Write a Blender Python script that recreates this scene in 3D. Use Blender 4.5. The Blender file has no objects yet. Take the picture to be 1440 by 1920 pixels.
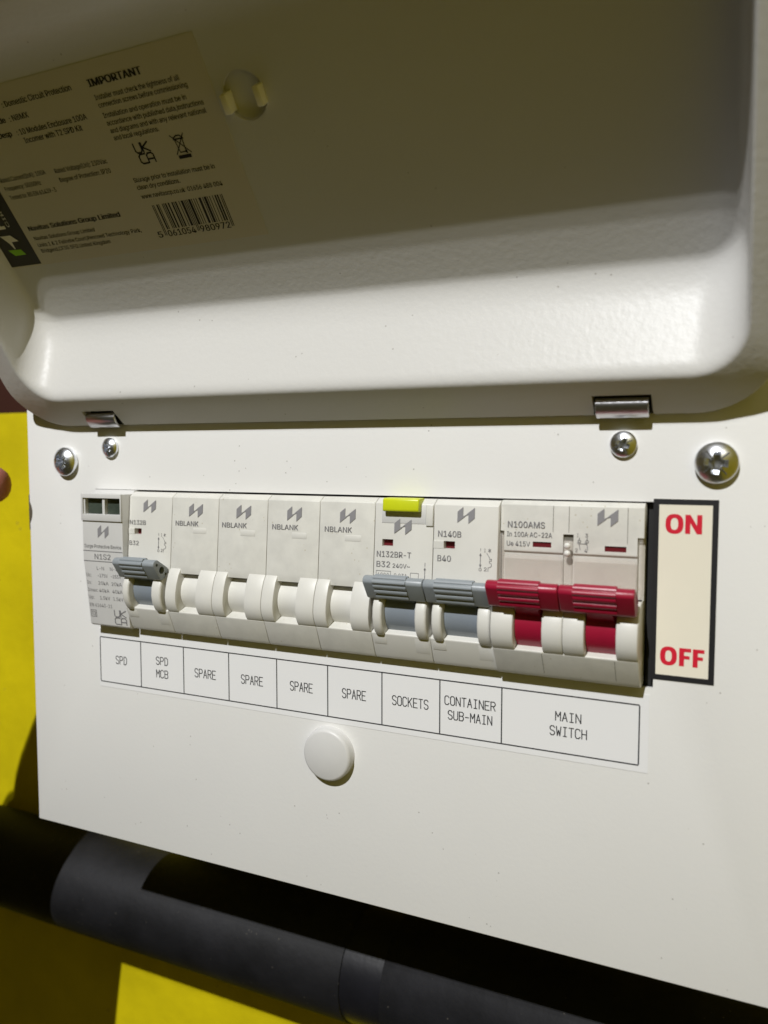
import bpy, bmesh, math, random, os
from mathutils import Vector, Matrix
random.seed(7)
MM = 0.001
scene = bpy.context.scene
COL = scene.collection

# ------------------------------------------------------------------ camera
cam_d = bpy.data.cameras.new('camera')
cam = bpy.data.objects.new('camera', cam_d)
COL.objects.link(cam)
scene.camera = cam
CAM = Vector((201.721, -204.601, 61.502))
RIGHT = Vector((0.90706, 0.42043, 0.02093))
DOWN = Vector((0.02800, -0.01064, -0.99955))
FWD = Vector((-0.42002, 0.90724, -0.02142))
def set_axes(rv):
    # rotation vector (degrees) of the solved camera pose
    global RIGHT, DOWN, FWD
    v = Vector(rv); ang = math.radians(v.length); k = v.normalized()
    R = Matrix.Rotation(ang, 3, k) @ Matrix(((1, 0, 0), (0, 0, -1), (0, 1, 0)))
    RIGHT, DOWN, FWD = Vector(R[0]), Vector(R[1]), Vector(R[2])
set_axes((3.94850638, 24.88608998, 0.89743977))
cam.matrix_world = Matrix((
    (RIGHT.x, -DOWN.x, -FWD.x, CAM.x * MM),
    (RIGHT.y, -DOWN.y, -FWD.y, CAM.y * MM),
    (RIGHT.z, -DOWN.z, -FWD.z, CAM.z * MM),
    (0, 0, 0, 1)))
cam_d.sensor_fit = 'VERTICAL'
cam_d.sensor_height = 36.0
cam_d.sensor_width = 27.0
cam_d.lens = 1505.05 / 1920 * 36.0
cam_d.clip_start = 0.005
cam_d.clip_end = 50
cam_d.dof.use_dof = True
cam_d.dof.focus_distance = 0.235
cam_d.dof.aperture_fstop = 12.5

# ------------------------------------------------------------------ light
world = bpy.data.worlds.new('World')
scene.world = world
world.use_nodes = True
bg = world.node_tree.nodes['Background']
bg.inputs['Color'].default_value = (0.030, 0.026, 0.010, 1)
bg.inputs['Strength'].default_value = 1.0
# work light: a row of three small LED chips above and in front of the board
AZ, DIST = 0.05, 3000.0
def lamp_at(elev):
    e = math.radians(elev)
    return Vector((88 - AZ * DIST * math.cos(e), -DIST * math.cos(e), 20 + DIST * math.sin(e))) * MM
LED = [(44.42, 192.0), (44.78, 172.0), (45.85, 49.0)]
for el, power in LED:
    ld = bpy.data.lights.new('led_chip', 'SPOT')
    ld.energy = power
    ld.color = (0.985, 0.99, 1.0)
    ld.shadow_soft_size = 0.0045
    ld.spot_size = math.radians(60); ld.spot_blend = 0.6
    lo = bpy.data.objects.new('led_chip', ld)
    lo.location = lamp_at(el)
    d = Vector((0.07, 0, 0.02)) - lo.location
    lo.rotation_euler = d.to_track_quat('-Z', 'Y').to_euler()
    COL.objects.link(lo)

vs = scene.view_settings
vs.view_transform = 'Standard'; vs.look = 'None'
vs.exposure = 0.0; vs.gamma = 1.0
vs.use_curve_mapping = False
scene.cycles.max_bounces = 8
scene.cycles.sample_clamp_indirect = 4.0

# ------------------------------------------------------------------ materials
def new_mat(name, color, rough=0.5, metal=0.0, var=0.0, var_scale=40, bump=None, spec=0.5,
            speck=None, coat=0.0, sss=0.0, rough_var=0.0):
    m = bpy.data.materials.new(name); m.use_nodes = True
    nt = m.node_tree; N = nt.nodes; L = nt.links
    b = N['Principled BSDF']
    b.inputs['Roughness'].default_value = rough
    b.inputs['Metallic'].default_value = metal
    b.inputs['Specular IOR Level'].default_value = spec
    b.inputs['Coat Weight'].default_value = coat
    tc = N.new('ShaderNodeTexCoord')
    src = None
    col = (*color, 1)
    b.inputs['Base Color'].default_value = col
    if var > 0:
        n = N.new('ShaderNodeTexNoise'); n.inputs['Scale'].default_value = var_scale
        n.inputs['Detail'].default_value = 5; n.inputs['Roughness'].default_value = 0.6
        L.new(tc.outputs['Object'], n.inputs['Vector'])
        r = N.new('ShaderNodeValToRGB')
        r.color_ramp.elements[0].position = 0.3; r.color_ramp.elements[1].position = 0.7
        r.color_ramp.elements[0].color = (*[c * (1 - var) for c in color], 1)
        r.color_ramp.elements[1].color = (*[min(1, c * (1 + var * 0.5)) for c in color], 1)
        L.new(n.outputs['Fac'], r.inputs['Fac'])
        src = r.outputs['Color']
    if speck:
        scale, thr, sc_col, amt = speck
        v = N.new('ShaderNodeTexVoronoi'); v.inputs['Scale'].default_value = scale
        L.new(tc.outputs['Object'], v.inputs['Vector'])
        cr = N.new('ShaderNodeMath'); cr.operation = 'LESS_THAN'; cr.inputs[1].default_value = thr
        L.new(v.outputs['Distance'], cr.inputs[0])
        n2 = N.new('ShaderNodeTexNoise'); n2.inputs['Scale'].default_value = scale * 0.23
        L.new(tc.outputs['Object'], n2.inputs['Vector'])
        g = N.new('ShaderNodeMath'); g.operation = 'GREATER_THAN'; g.inputs[1].default_value = 0.60
        L.new(n2.outputs['Fac'], g.inputs[0])
        mu = N.new('ShaderNodeMath'); mu.operation = 'MULTIPLY'
        L.new(cr.outputs[0], mu.inputs[0]); L.new(g.outputs[0], mu.inputs[1])
        am = N.new('ShaderNodeMath'); am.operation = 'MULTIPLY'; am.inputs[1].default_value = amt
        L.new(mu.outputs[0], am.inputs[0])
        mx = N.new('ShaderNodeMix'); mx.data_type = 'RGBA'
        L.new(am.outputs[0], mx.inputs['Factor'])
        if src: L.new(src, mx.inputs['A'])
        else: mx.inputs['A'].default_value = col
        mx.inputs['B'].default_value = (*sc_col, 1)
        src = mx.outputs['Result']
    if src: L.new(src, b.inputs['Base Color'])
    if rough_var > 0:
        n3 = N.new('ShaderNodeTexNoise'); n3.inputs['Scale'].default_value = var_scale * 2
        L.new(tc.outputs['Object'], n3.inputs['Vector'])
        mr = N.new('ShaderNodeMapRange')
        mr.inputs['To Min'].default_value = rough - rough_var; mr.inputs['To Max'].default_value = rough + rough_var
        L.new(n3.outputs['Fac'], mr.inputs['Value']); L.new(mr.outputs['Result'], b.inputs['Roughness'])
    if bump:
        scale, strength, dist = bump
        nb = N.new('ShaderNodeTexNoise'); nb.inputs['Scale'].default_value = scale
        nb.inputs['Detail'].default_value = 2.5
        L.new(tc.outputs['Object'], nb.inputs['Vector'])
        bp = N.new('ShaderNodeBump'); bp.inputs['Strength'].default_value = strength
        bp.inputs['Distance'].default_value = dist
        L.new(nb.outputs['Fac'], bp.inputs['Height'])
        L.new(bp.outputs['Normal'], b.inputs['Normal'])
    if sss > 0:
        b.inputs['Subsurface Weight'].default_value = sss
        b.inputs['Subsurface Radius'].default_value = (1, 0.4, 0.25)
        b.inputs['Subsurface Scale'].default_value = 0.003
    return m

M = {}
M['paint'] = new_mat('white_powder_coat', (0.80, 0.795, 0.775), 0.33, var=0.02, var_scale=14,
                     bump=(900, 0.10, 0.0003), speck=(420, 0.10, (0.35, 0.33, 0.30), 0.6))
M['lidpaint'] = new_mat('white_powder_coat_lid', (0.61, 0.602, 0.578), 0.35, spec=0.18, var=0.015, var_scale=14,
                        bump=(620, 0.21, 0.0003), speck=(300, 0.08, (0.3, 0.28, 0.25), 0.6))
M['plastic'] = new_mat('off_white_plastic', (0.665, 0.655, 0.61), 0.42, var=0.03, var_scale=120, bump=(2500, 0.05, 0.0001))
M['dirty'] = new_mat('off_white_plastic_dusty', (0.65, 0.64, 0.59), 0.46, var=0.09, var_scale=190,
                     bump=(2500, 0.06, 0.0001), speck=(700, 0.16, (0.45, 0.40, 0.28), 0.6))
M['greyplastic'] = new_mat('pale_grey_plastic', (0.62, 0.615, 0.60), 0.42, var=0.03, var_scale=120)
M['lever'] = new_mat('blue_grey_plastic', (0.27, 0.297, 0.318), 0.38, var=0.07, var_scale=300, bump=(3000, 0.10, 0.0001))
M['barrel'] = new_mat('slate_grey_plastic', (0.22, 0.25, 0.285), 0.25, var=0.03, var_scale=200)
M['red'] = new_mat('crimson_plastic', (0.31, 0.008, 0.033), 0.33, var=0.06, var_scale=300, bump=(3000, 0.12, 0.0001))
M['redwin'] = new_mat('red_flag', (0.12, 0.004, 0.008), 0.45)
M['lime'] = new_mat('lime_plastic', (0.60, 0.66, 0.012), 0.35, var=0.03, var_scale=300)
M['clip'] = new_mat('cream_plastic', (0.78, 0.74, 0.50), 0.45)
M['zinc'] = new_mat('zinc_plated_steel', (0.84, 0.86, 0.90), 0.27, 1.0, var=0.10, var_scale=500, bump=(1800, 0.06, 0.0002))
M['brushed'] = new_mat('plated_hinge_steel', (0.66, 0.66, 0.68), 0.30, 1.0, var=0.10, var_scale=350, bump=(1500, 0.12, 0.0002))
M['black'] = new_mat('gap_shade_black', (0.012, 0.012, 0.012), 0.6)
M['glass'] = new_mat('smoked_window', (0.055, 0.07, 0.055), 0.06, var=0.3, var_scale=260, coat=0.5)
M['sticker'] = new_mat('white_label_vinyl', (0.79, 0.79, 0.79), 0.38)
M['cream'] = new_mat('cream_label_vinyl', (0.81, 0.765, 0.64), 0.42, var=0.02, var_scale=60)
M['ink'] = new_mat('black_ink', (0.012, 0.012, 0.014), 0.5)
M['stripink'] = new_mat('label_ink', (0.035, 0.035, 0.037), 0.5)
M['redink'] = new_mat('red_ink', (0.62, 0.012, 0.035), 0.45)
M['greyink'] = new_mat('grey_print', (0.20, 0.195, 0.20), 0.5)
M['logo'] = new_mat('grey_logo_print', (0.25, 0.245, 0.255), 0.45)
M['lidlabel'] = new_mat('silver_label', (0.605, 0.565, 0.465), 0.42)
M['strip_dark'] = new_mat('dark_label_band', (0.035, 0.033, 0.030), 0.45)
M['labelgreen'] = new_mat('green_print', (0.28, 0.62, 0.02), 0.5)
M['labelwhite'] = new_mat('white_print', (0.80, 0.78, 0.70), 0.5)
M['line'] = new_mat('seam_shadow_line', (0.16, 0.15, 0.12), 0.6)
M['pipe'] = new_mat('black_pipe', (0.009, 0.009, 0.012), 0.40, spec=0.35, var=0.25, var_scale=90, bump=(500, 0.10, 0.0004))
M['sleeve'] = new_mat('black_rubber_sleeve', (0.0100, 0.0100, 0.0120), 0.62, spec=0.25, var=0.60, var_scale=45,
                      bump=(350, 0.25, 0.0005), speck=(420, 0.12, (0.16, 0.145, 0.12), 0.35))
M['yellow'] = new_mat('yellow_paint', (0.58, 0.475, 0.004), 0.45, spec=0.3, var=0.16, var_scale=26, bump=(130, 0.25, 0.0012), speck=(160, 0.13, (0.30, 0.22, 0.03), 0.6))
M['brown'] = new_mat('dark_brown_wall', (0.045, 0.010, 0.004), 0.6, var=0.15, var_scale=10)
M['skin'] = new_mat('skin', (0.52, 0.20, 0.17), 0.50, var=0.10, var_scale=120, bump=(900, 0.2, 0.0004), sss=0.15)
M['cloth'] = new_mat('dark_cloth', (0.03, 0.035, 0.05), 0.85, var=0.2, var_scale=200)
M['notchshade'] = new_mat('notch_shade_brown', (0.10, 0.085, 0.06), 0.6)
M['glossywhite'] = new_mat('glossy_clear_bead', (0.75, 0.74, 0.70), 0.08, coat=0.6)
def clear_mat():
    m = bpy.data.materials.new('clear_plastic'); m.use_nodes = True
    nt = m.node_tree; N = nt.nodes; L = nt.links
    out = N['Material Output']; N.remove(N['Principled BSDF'])
    tr = N.new('ShaderNodeBsdfTransparent'); tr.inputs['Color'].default_value = (0.96, 0.945, 0.93, 1)
    pb = N.new('ShaderNodeBsdfPrincipled')
    pb.inputs['Base Color'].default_value = (0.80, 0.77, 0.735, 1); pb.inputs['Roughness'].default_value = 0.12
    mx = N.new('ShaderNodeMixShader'); mx.inputs['Fac'].default_value = 0.16
    L.new(tr.outputs[0], mx.inputs[1]); L.new(pb.outputs[0], mx.inputs[2]); L.new(mx.outputs[0], out.inputs['Surface'])
    return m
M['clear'] = clear_mat()

# ------------------------------------------------------------------ helpers (all lengths in mm)
def to_obj(name, bm, mats, parent=None, smooth=40, recalc=True):
    if recalc: bmesh.ops.recalc_face_normals(bm, faces=bm.faces)
    me = bpy.data.meshes.new(name)
    if smooth:
        for f in bm.faces: f.smooth = True
    bm.to_mesh(me); bm.free()
    me.transform(Matrix.Scale(MM, 4))
    if smooth: me.set_sharp_from_angle(angle=math.radians(smooth))
    if not isinstance(mats, (list, tuple)): mats = [mats]
    for m in mats: me.materials.append(M[m])
    o = bpy.data.objects.new(name, me); COL.objects.link(o)
    if parent:
        o.parent = parent
        o.matrix_parent_inverse = Matrix.Translation(-parent.location)
    return o

def thing(name, label, cat, loc, group=None):
    o = bpy.data.objects.new(name, None); COL.objects.link(o)
    o.location = Vector(loc) * MM; o.empty_display_size = 0.01
    o['label'] = label; o['category'] = cat
    if group: o['group'] = group
    return o

def tag(o, label, cat, group=None):
    o['label'] = label; o['category'] = cat
    if group: o['group'] = group
    return o

def bevel(bm, w, seg=2, ang=30):
    es = [e for e in bm.edges if len(e.link_faces) == 2 and e.calc_face_angle(0) > math.radians(ang)]
    bmesh.ops.bevel(bm, geom=es, offset=w, segments=seg, affect='EDGES', profile=0.5, clamp_overlap=True)

def add_box(bm, x0, x1, y0, y1, z0, z1, mi=0):
    vs_ = [bm.verts.new((x, y, z)) for x in (x0, x1) for y in (y0, y1) for z in (z0, z1)]
    fs_ = []
    for idx in ((0, 1, 3, 2), (4, 6, 7, 5), (0, 4, 5, 1), (2, 3, 7, 6), (0, 2, 6, 4), (1, 5, 7, 3)):
        f = bm.faces.new([vs_[i] for i in idx]); f.material_index = mi; fs_.append(f)
    return fs_

def box(x0, x1, y0, y1, z0, z1, bev=0.0, seg=2):
    bm = bmesh.new(); add_box(bm, x0, x1, y0, y1, z0, z1)
    bmesh.ops.recalc_face_normals(bm, faces=bm.faces)
    if bev: bevel(bm, bev, seg)
    return bm

def add_prism(bm, prof, x0, x1, mi=0):
    a = [bm.verts.new((x0, y, z)) for y, z in prof]
    b = [bm.verts.new((x1, y, z)) for y, z in prof]
    n = len(prof)
    fs_ = [bm.faces.new(a), bm.faces.new(b[::-1])]
    for i in range(n):
        fs_.append(bm.faces.new((a[i], b[i], b[(i + 1) % n], a[(i + 1) % n])))
    for f in fs_: f.material_index = mi
    return fs_

def prism(prof, x0, x1, bev=0.0, seg=2, ang=30):
    bm = bmesh.new(); add_prism(bm, prof, x0, x1)
    bmesh.ops.recalc_face_normals(bm, faces=bm.faces)
    if bev: bevel(bm, bev, seg, ang)
    return bm

def add_lathe(bm, prof, cx, cz, n=40, mi=0):
    """profile of (radius, y) revolved round an axis parallel to Y"""
    rings = []
    for r, y in prof:
        if r < 1e-6: rings.append([bm.verts.new((cx, y, cz))])
        else: rings.append([bm.verts.new((cx + r * math.cos(2 * math.pi * k / n), y, cz + r * math.sin(2 * math.pi * k / n))) for k in range(n)])
    for a, b in zip(rings, rings[1:]):
        for k in range(n):
            k2 = (k + 1) % n
            if len(a) == 1 and len(b) == 1: continue
            if len(a) == 1: f = bm.faces.new((a[0], b[k], b[k2]))
            elif len(b) == 1: f = bm.faces.new((a[k], b[0], a[k2]))
            else: f = bm.faces.new((a[k], b[k], b[k2], a[k2]))
            f.material_index = mi

def boolean_cut(o, bms):
    cutters = []
    for bm in bms:
        bmesh.ops.recalc_face_normals(bm, faces=bm.faces)
        me = bpy.data.meshes.new('cutter'); bm.to_mesh(me); bm.free(); me.transform(Matrix.Scale(MM, 4))
        c = bpy.data.objects.new('cutter', me); COL.objects.link(c); cutters.append(c)
        md = o.modifiers.new('cut', 'BOOLEAN'); md.operation = 'DIFFERENCE'; md.object = c; md.solver = 'EXACT'
    bpy.context.view_layer.update()
    dg = bpy.context.evaluated_depsgraph_get()
    me = bpy.data.meshes.new_from_object(o.evaluated_get(dg))
    o.modifiers.clear()
    old = o.data; o.data = me; me.name = old.name
    bpy.data.meshes.remove(old)
    for p in me.polygons: p.use_smooth = True
    me.set_sharp_from_angle(angle=math.radians(35))
    for c in cutters:
        m_ = c.data; bpy.data.objects.remove(c); bpy.data.meshes.remove(m_)

# ---- lettering: flat print laid on a surface
FONT = None
try:
    p_ = os.path.join(bpy.utils.system_resource('DATAFILES'), 'fonts', 'Inter.woff2')
    if os.path.exists(p_): FONT = bpy.data.fonts.load(p_)
except Exception:
    FONT = None
_cache = {}
def raw_glyphs(body):
    if body in _cache: return _cache[body]
    cu = bpy.data.curves.new('lettering', 'FONT'); cu.body = body
    if FONT: cu.font = FONT
    cu.size = 1; cu.resolution_u = 3; cu.fill_mode = 'FRONT'
    o = bpy.data.objects.new('lettering', cu); COL.objects.link(o)
    bpy.context.view_layer.update()
    me = bpy.data.meshes.new_from_object(o.evaluated_get(bpy.context.evaluated_depsgraph_get()))
    vs_ = [(v.co.x, v.co.y) for v in me.vertices]; fs_ = [tuple(p.vertices) for p in me.polygons]
    bpy.data.objects.remove(o); bpy.data.curves.remove(cu); bpy.data.meshes.remove(me)
    _cache[body] = (vs_, fs_)
    return _cache[body]
def glyphs(body):
    # the letter K is drawn here as one clean outline
    if 'K' not in body: return raw_glyphs(body)
    right = lambda t: max(p[0] for p in raw_glyphs(t)[0])
    ih = right('H'); hx = [p[0] for p in raw_glyphs('H')[0]]; h = max(p[1] for p in raw_glyphs('H')[0])
    V, F = [], []; x = 0.0
    def put(vs_, fs_, dx):
        k = len(V); V.extend((a + dx, b) for a, b in vs_); F.extend(tuple(i + k for i in f) for f in fs_)
    parts = body.split('K')
    for n, seg in enumerate(parts):
        if n:
            x0 = min(hx); w = (max(hx) - x0) * 0.95; t = h * 0.125
            K = [(0, 0), (t, 0), (t, h * .34), (t * 1.75, h * .45), (w - t * 1.25, 0), (w + t * .1, 0), (w * .46 + t * .2, h * .60), (w, h), (w - t * 1.35, h), (t, h * .52), (t, h), (0, h)]
            put([(a + x0, b) for a, b in K], [(0, 1, 2, 9, 10, 11), (2, 3, 6, 7, 8, 9), (3, 4, 5, 6)], x)
            x += max(hx) + x0 * 0.75
        if seg:
            put(*raw_glyphs(seg), x); x += right(seg + 'H') - ih
    return V, F
CAP = max(p[1] for p in glyphs('H')[0])

class Print:
    """2D print in local (u, v), mapped to 3D by a function"""
    def __init__(self): self.v = []; self.f = []; self.m = []
    def poly(self, pts, mi=0):
        k = len(self.v); self.v += list(pts); self.f.append(tuple(range(k, k + len(pts)))); self.m.append(mi)
    def rect(self, u0, u1, v0, v1, mi=0): self.poly([(u0, v0), (u1, v0), (u1, v1), (u0, v1)], mi)
    def frame(self, u0, u1, v0, v1, w, mi=0):
        self.rect(u0, u1, v1 - w, v1, mi); self.rect(u0, u1, v0, v0 + w, mi)
        self.rect(u0, u0 + w, v0 + w, v1 - w, mi); self.rect(u1 - w, u1, v0 + w, v1 - w, mi)
    def stroke(self, pts, w, mi=0):
        for a, b in zip(pts, pts[1:]):
            d = Vector((b[0] - a[0], b[1] - a[1]))
            if d.length < 1e-9: continue
            d.normalize(); n = Vector((-d.y, d.x)) * w / 2; e = d * w * 0.35
            self.poly([(a[0] - e.x - n.x, a[1] - e.y - n.y), (b[0] + e.x - n.x, b[1] + e.y - n.y),
                       (b[0] + e.x + n.x, b[1] + e.y + n.y), (a[0] - e.x + n.x, a[1] - e.y + n.y)], mi)
    def text(self, body, u0, u1, v, cap, mi=0, bold=0.0, rot=False):
        vs_, fs_ = glyphs(body)
        if not vs_: return
        xa = min(p[0] for p in vs_); xb = max(p[0] for p in vs_)
        sx = (u1 - u0) / (xb - xa); sy = cap / CAP
        # heavier weights: the same letters printed again, a hair to each side
        for j in range(-2 if bold else 0, 3 if bold else 1):
            dx = j * bold * sy * 0.9; dz = 0.004 * (j + 2) if bold else 0
            k = len(self.v)
            if rot: self.v += [(v - y * sy, u0 + (x - xa) * sx, dz) for x, y in vs_]
            else: self.v += [(u0 + (x - xa) * sx + dx, v + y * sy, dz) for x, y in vs_]
            self.f += [tuple(i + k for i in f) for f in fs_]; self.m += [mi] * len(fs_)
    def build(self, name, mats, mapf, parent, lidprint=False):
        me = bpy.data.meshes.new(name)
        if not isinstance(mats, (list, tuple)): mats = [mats]
        # consistent winding, facing the viewer side
        pts = []
        for q in self.v:
            p3 = Vector(mapf(q[0], q[1]))
            if len(q) > 2 and q[2]: p3 = p3 + (NV if lidprint else Vector((0, -1, 0))) * q[2]
            pts.append(tuple(p3 * MM))
        me.from_pydata(pts, [], self.f)
        for m in mats: me.materials.append(M[m])
        me.polygons.foreach_set('material_index', self.m)
        me.update()
        o = bpy.data.objects.new(name, me); COL.objects.link(o)
        if parent:
            o.parent = parent; o.matrix_parent_inverse = Matrix.Translation(-parent.location)
        return o

def lin(prof):
    """front surface depth y as a function of z"""
    p = sorted(prof)
    def f(z):
        if z <= p[0][0]: return p[0][1]
        for (za, ya), (zb, yb) in zip(p, p[1:]):
            if z <= zb: return ya + (yb - ya) * (z - za) / (zb - za)
        return p[-1][1]
    return f

def logo(P, u0, u1, v0, v1, mi=0):
    w, h = u1 - u0, v1 - v0
    A = [(0.0, 0.30), (0.33, 0.0), (0.33, 0.56), (0.53, 0.47), (0.40, 0.62), (0.0, 0.96)]
    B = [(1.0, 0.03), (1.0, 0.66), (0.64, 1.0), (0.64, 0.47), (0.44, 0.54), (0.60, 0.37)]
    for poly in (A, B): P.poly([(u0 + x * w, v1 - y * h) for x, y in poly], mi)

def ukca(P, u0, u1, v0, v1, w, dx=0.0, mi=0):
    """the four conformity letters in two rows, drawn as strokes"""
    h = (v1 - v0); rh = h * 0.46; cw = (u1 - u0 - abs(dx)) * 0.46
    t = v1; m = v1 - rh; t2 = v0 + rh; b = v0
    U = u0; K = u0 + (u1 - u0 - abs(dx)) - cw
    r = rh * 0.22
    P.stroke([(U, t), (U, m + r), (U + r, m), (U + cw - r, m), (U + cw, m + r), (U + cw, t)], w, mi)
    P.stroke([(K, t), (K, m)], w, mi); P.stroke([(K + cw, t), (K + 0.08, (t + m) / 2), (K + cw, m)], w, mi)
    U += dx; K += dx
    P.stroke([(U + cw, t2), (U + r, t2), (U, t2 - r), (U, b + r), (U + r, b), (U + cw, b)], w, mi)
    P.stroke([(K, b), (K, t2 - r), (K + r, t2), (K + cw - r, t2), (K + cw, t2 - r), (K + cw, b)], w, mi)
    P.stroke([(K, b + rh * 0.38), (K + cw, b + rh * 0.38)], w, mi)

STROKES = {  # narrow single-line capitals on a 4 x 6 grid
 'S': [[(4, 5), (3, 6), (1, 6), (0, 5), (0, 4), (1, 3.2), (3, 2.8), (4, 2), (4, 1), (3, 0), (1, 0), (0, 1)]],
 'P': [[(0, 0), (0, 6), (3, 6), (4, 5), (4, 4), (3, 3), (0, 3)]],
 'D': [[(0.3, 0), (0.3, 6)], [(0, 6), (2.6, 6), (4, 4.6), (4, 1.4), (2.6, 0), (0, 0)]],
 'M': [[(0, 0), (0, 6), (2, 2.6), (4, 6), (4, 0)]],
 'C': [[(4, 5), (3, 6), (1, 6), (0, 5), (0, 1), (1, 0), (3, 0), (4, 1)]],
 'B': [[(0, 0), (0, 6), (3, 6), (4, 5.2), (4, 4), (3, 3.2), (0, 3.2)], [(3, 3.2), (4, 2.3), (4, 0.9), (3, 0), (0, 0)]],
 'A': [[(0, 0), (2, 6), (4, 0)], [(0.75, 2.1), (3.25, 2.1)]],
 'R': [[(0, 0), (0, 6), (3, 6), (4, 5), (4, 4), (3, 3), (0, 3)], [(2, 3), (4, 0)]],
 'E': [[(4, 6), (0, 6), (0, 0), (4, 0)], [(0, 3.1), (3.2, 3.1)]],
 'O': [[(1, 6), (3, 6), (4, 5), (4, 1), (3, 0), (1, 0), (0, 1), (0, 5), (1, 6)]],
 'K': [[(0, 0), (0, 6)], [(4, 6), (0, 2.4)], [(1.3, 3.5), (4, 0)]],
 'T': [[(0, 6), (4, 6)], [(2, 6), (2, 0)]],
 'N': [[(0, 0), (0, 6), (4, 0), (4, 6)]],
 'I': [[(0.6, 6), (3.4, 6)], [(2, 6), (2, 0)], [(0.6, 0), (3.4, 0)]],
 'U': [[(0, 6), (0, 1), (1, 0), (3, 0), (4, 1), (4, 6)]],
 'W': [[(0, 6), (0.9, 0), (2, 3.6), (3.1, 0), (4, 6)]],
 'H': [[(0, 0), (0, 6)], [(4, 0), (4, 6)], [(0, 3.1), (4, 3.1)]],
 '-': [[(0.4, 2.8), (3.6, 2.8)]],
}
def stroke_text(P, body, u0, u1, v0, v1, w, mi=0):
    n = len(body); pitch = (u1 - u0) / (n - 0.28); cw = pitch * 0.72; h = v1 - v0
    for i, ch in enumerate(body):
        for pl in STROKES.get(ch, []):
            P.stroke([(u0 + i * pitch + x / 4 * cw, v0 + y / 6 * h) for x, y in pl], w, mi)

# ================================================================== the setting
def structure(name, bm, mat, label=None, smooth=40):
    o = to_obj(name, bm, mat, None, smooth); o['kind'] = 'structure'
    if label: o['label'] = label
    return o
structure('yellow_wall', box(-900, 1100, 92, 104, -900, 83.3, 1.0), 'yellow', 'yellow painted board behind the white box')
structure('dark_wall', box(-900, 1100, 330, 345, 84, 800), 'brown', 'dark brown wall above the yellow board')

structure('bounce_wall', box(-1715, -1700, -1800, 91, -900, 900), 'yellow', 'unseen yellow wall added far left for bounce light')  # added out of view to bounce yellow light into the scene
structure('side_wall', box(520, 535, -1500, 91, -900, 900), 'yellow', 'yellow wall beyond the right edge, mirrored in the screws')

# ================================================================== consumer unit
unit = thing('consumer_unit', 'open white metal consumer unit with lid raised above the row of breakers', 'fuse box', (88.6, 92, -68))
XL, XR, ZB, ZT = -31.7, 208.9, -70.3, 97.0
cover = to_obj('front_cover', box(XL, XR, 0, 1.2, ZB, ZT, 0.35), 'paint', unit)
nb_ = bmesh.new(); add_lathe(nb_, [(0, -3), (6.6, -3), (6.6, 5), (0, 5)], -36.9, 41.4, 48)
boolean_cut(cover, [box(-0.5, 180.0, -5, 5, 4.2, 50.3), nb_])
to_obj('notch_shade_plate', box(-33.7, -31.8, 1.4, 2.2, 35.0, 47.6, 0.2), 'notchshade', unit)  # added plate, its dark colour stands for the shade inside the notch
# return edges of the cover and the back box behind it
bm = bmesh.new()
add_box(bm, XL + 0.05, XL + 0.5, 1.3, 14, ZB + 0.2, ZT - .2)
add_box(bm, XR - 1.4, XR - 0.2, 1.3, 14, ZB + 0.2, ZT - .2)
add_box(bm, XL + 1.5, XR - 1.5, 1.3, 14, ZB + 0.2, ZB + 1.4); add_box(bm, XL + 1.5, XR - 1.5, 1.3, 14, ZT - 1.4, ZT - .2)
to_obj('cover_edge', bm, 'paint', unit, 0)
bm = bmesh.new()
x0, x1, z0, z1 = XL + 3, XR - 3, ZB + 3, ZT - 3
add_box(bm, x0, x0 + 1.2, 1.5, 91.5, z0, z1); add_box(bm, x1 - 1.2, x1, 1.5, 91.5, z0, z1)
add_box(bm, x0 + 1.3, x1 - 1.3, 1.5, 91.5, z0, z0 + 1.2); add_box(bm, x0 + 1.3, x1 - 1.3, 1.5, 91.5, z1 - 1.2, z1)
add_box(bm, x0 + 1.3, x1 - 1.3, 90.2, 91.4, z0 + 1.3, z1 - 1.3)
to_obj('back_box', bm, 'paint', unit, 0)
to_obj('din_rail', box(-20, 198, 40.5, 42, 10, 45), 'brushed', unit, 0)

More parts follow.
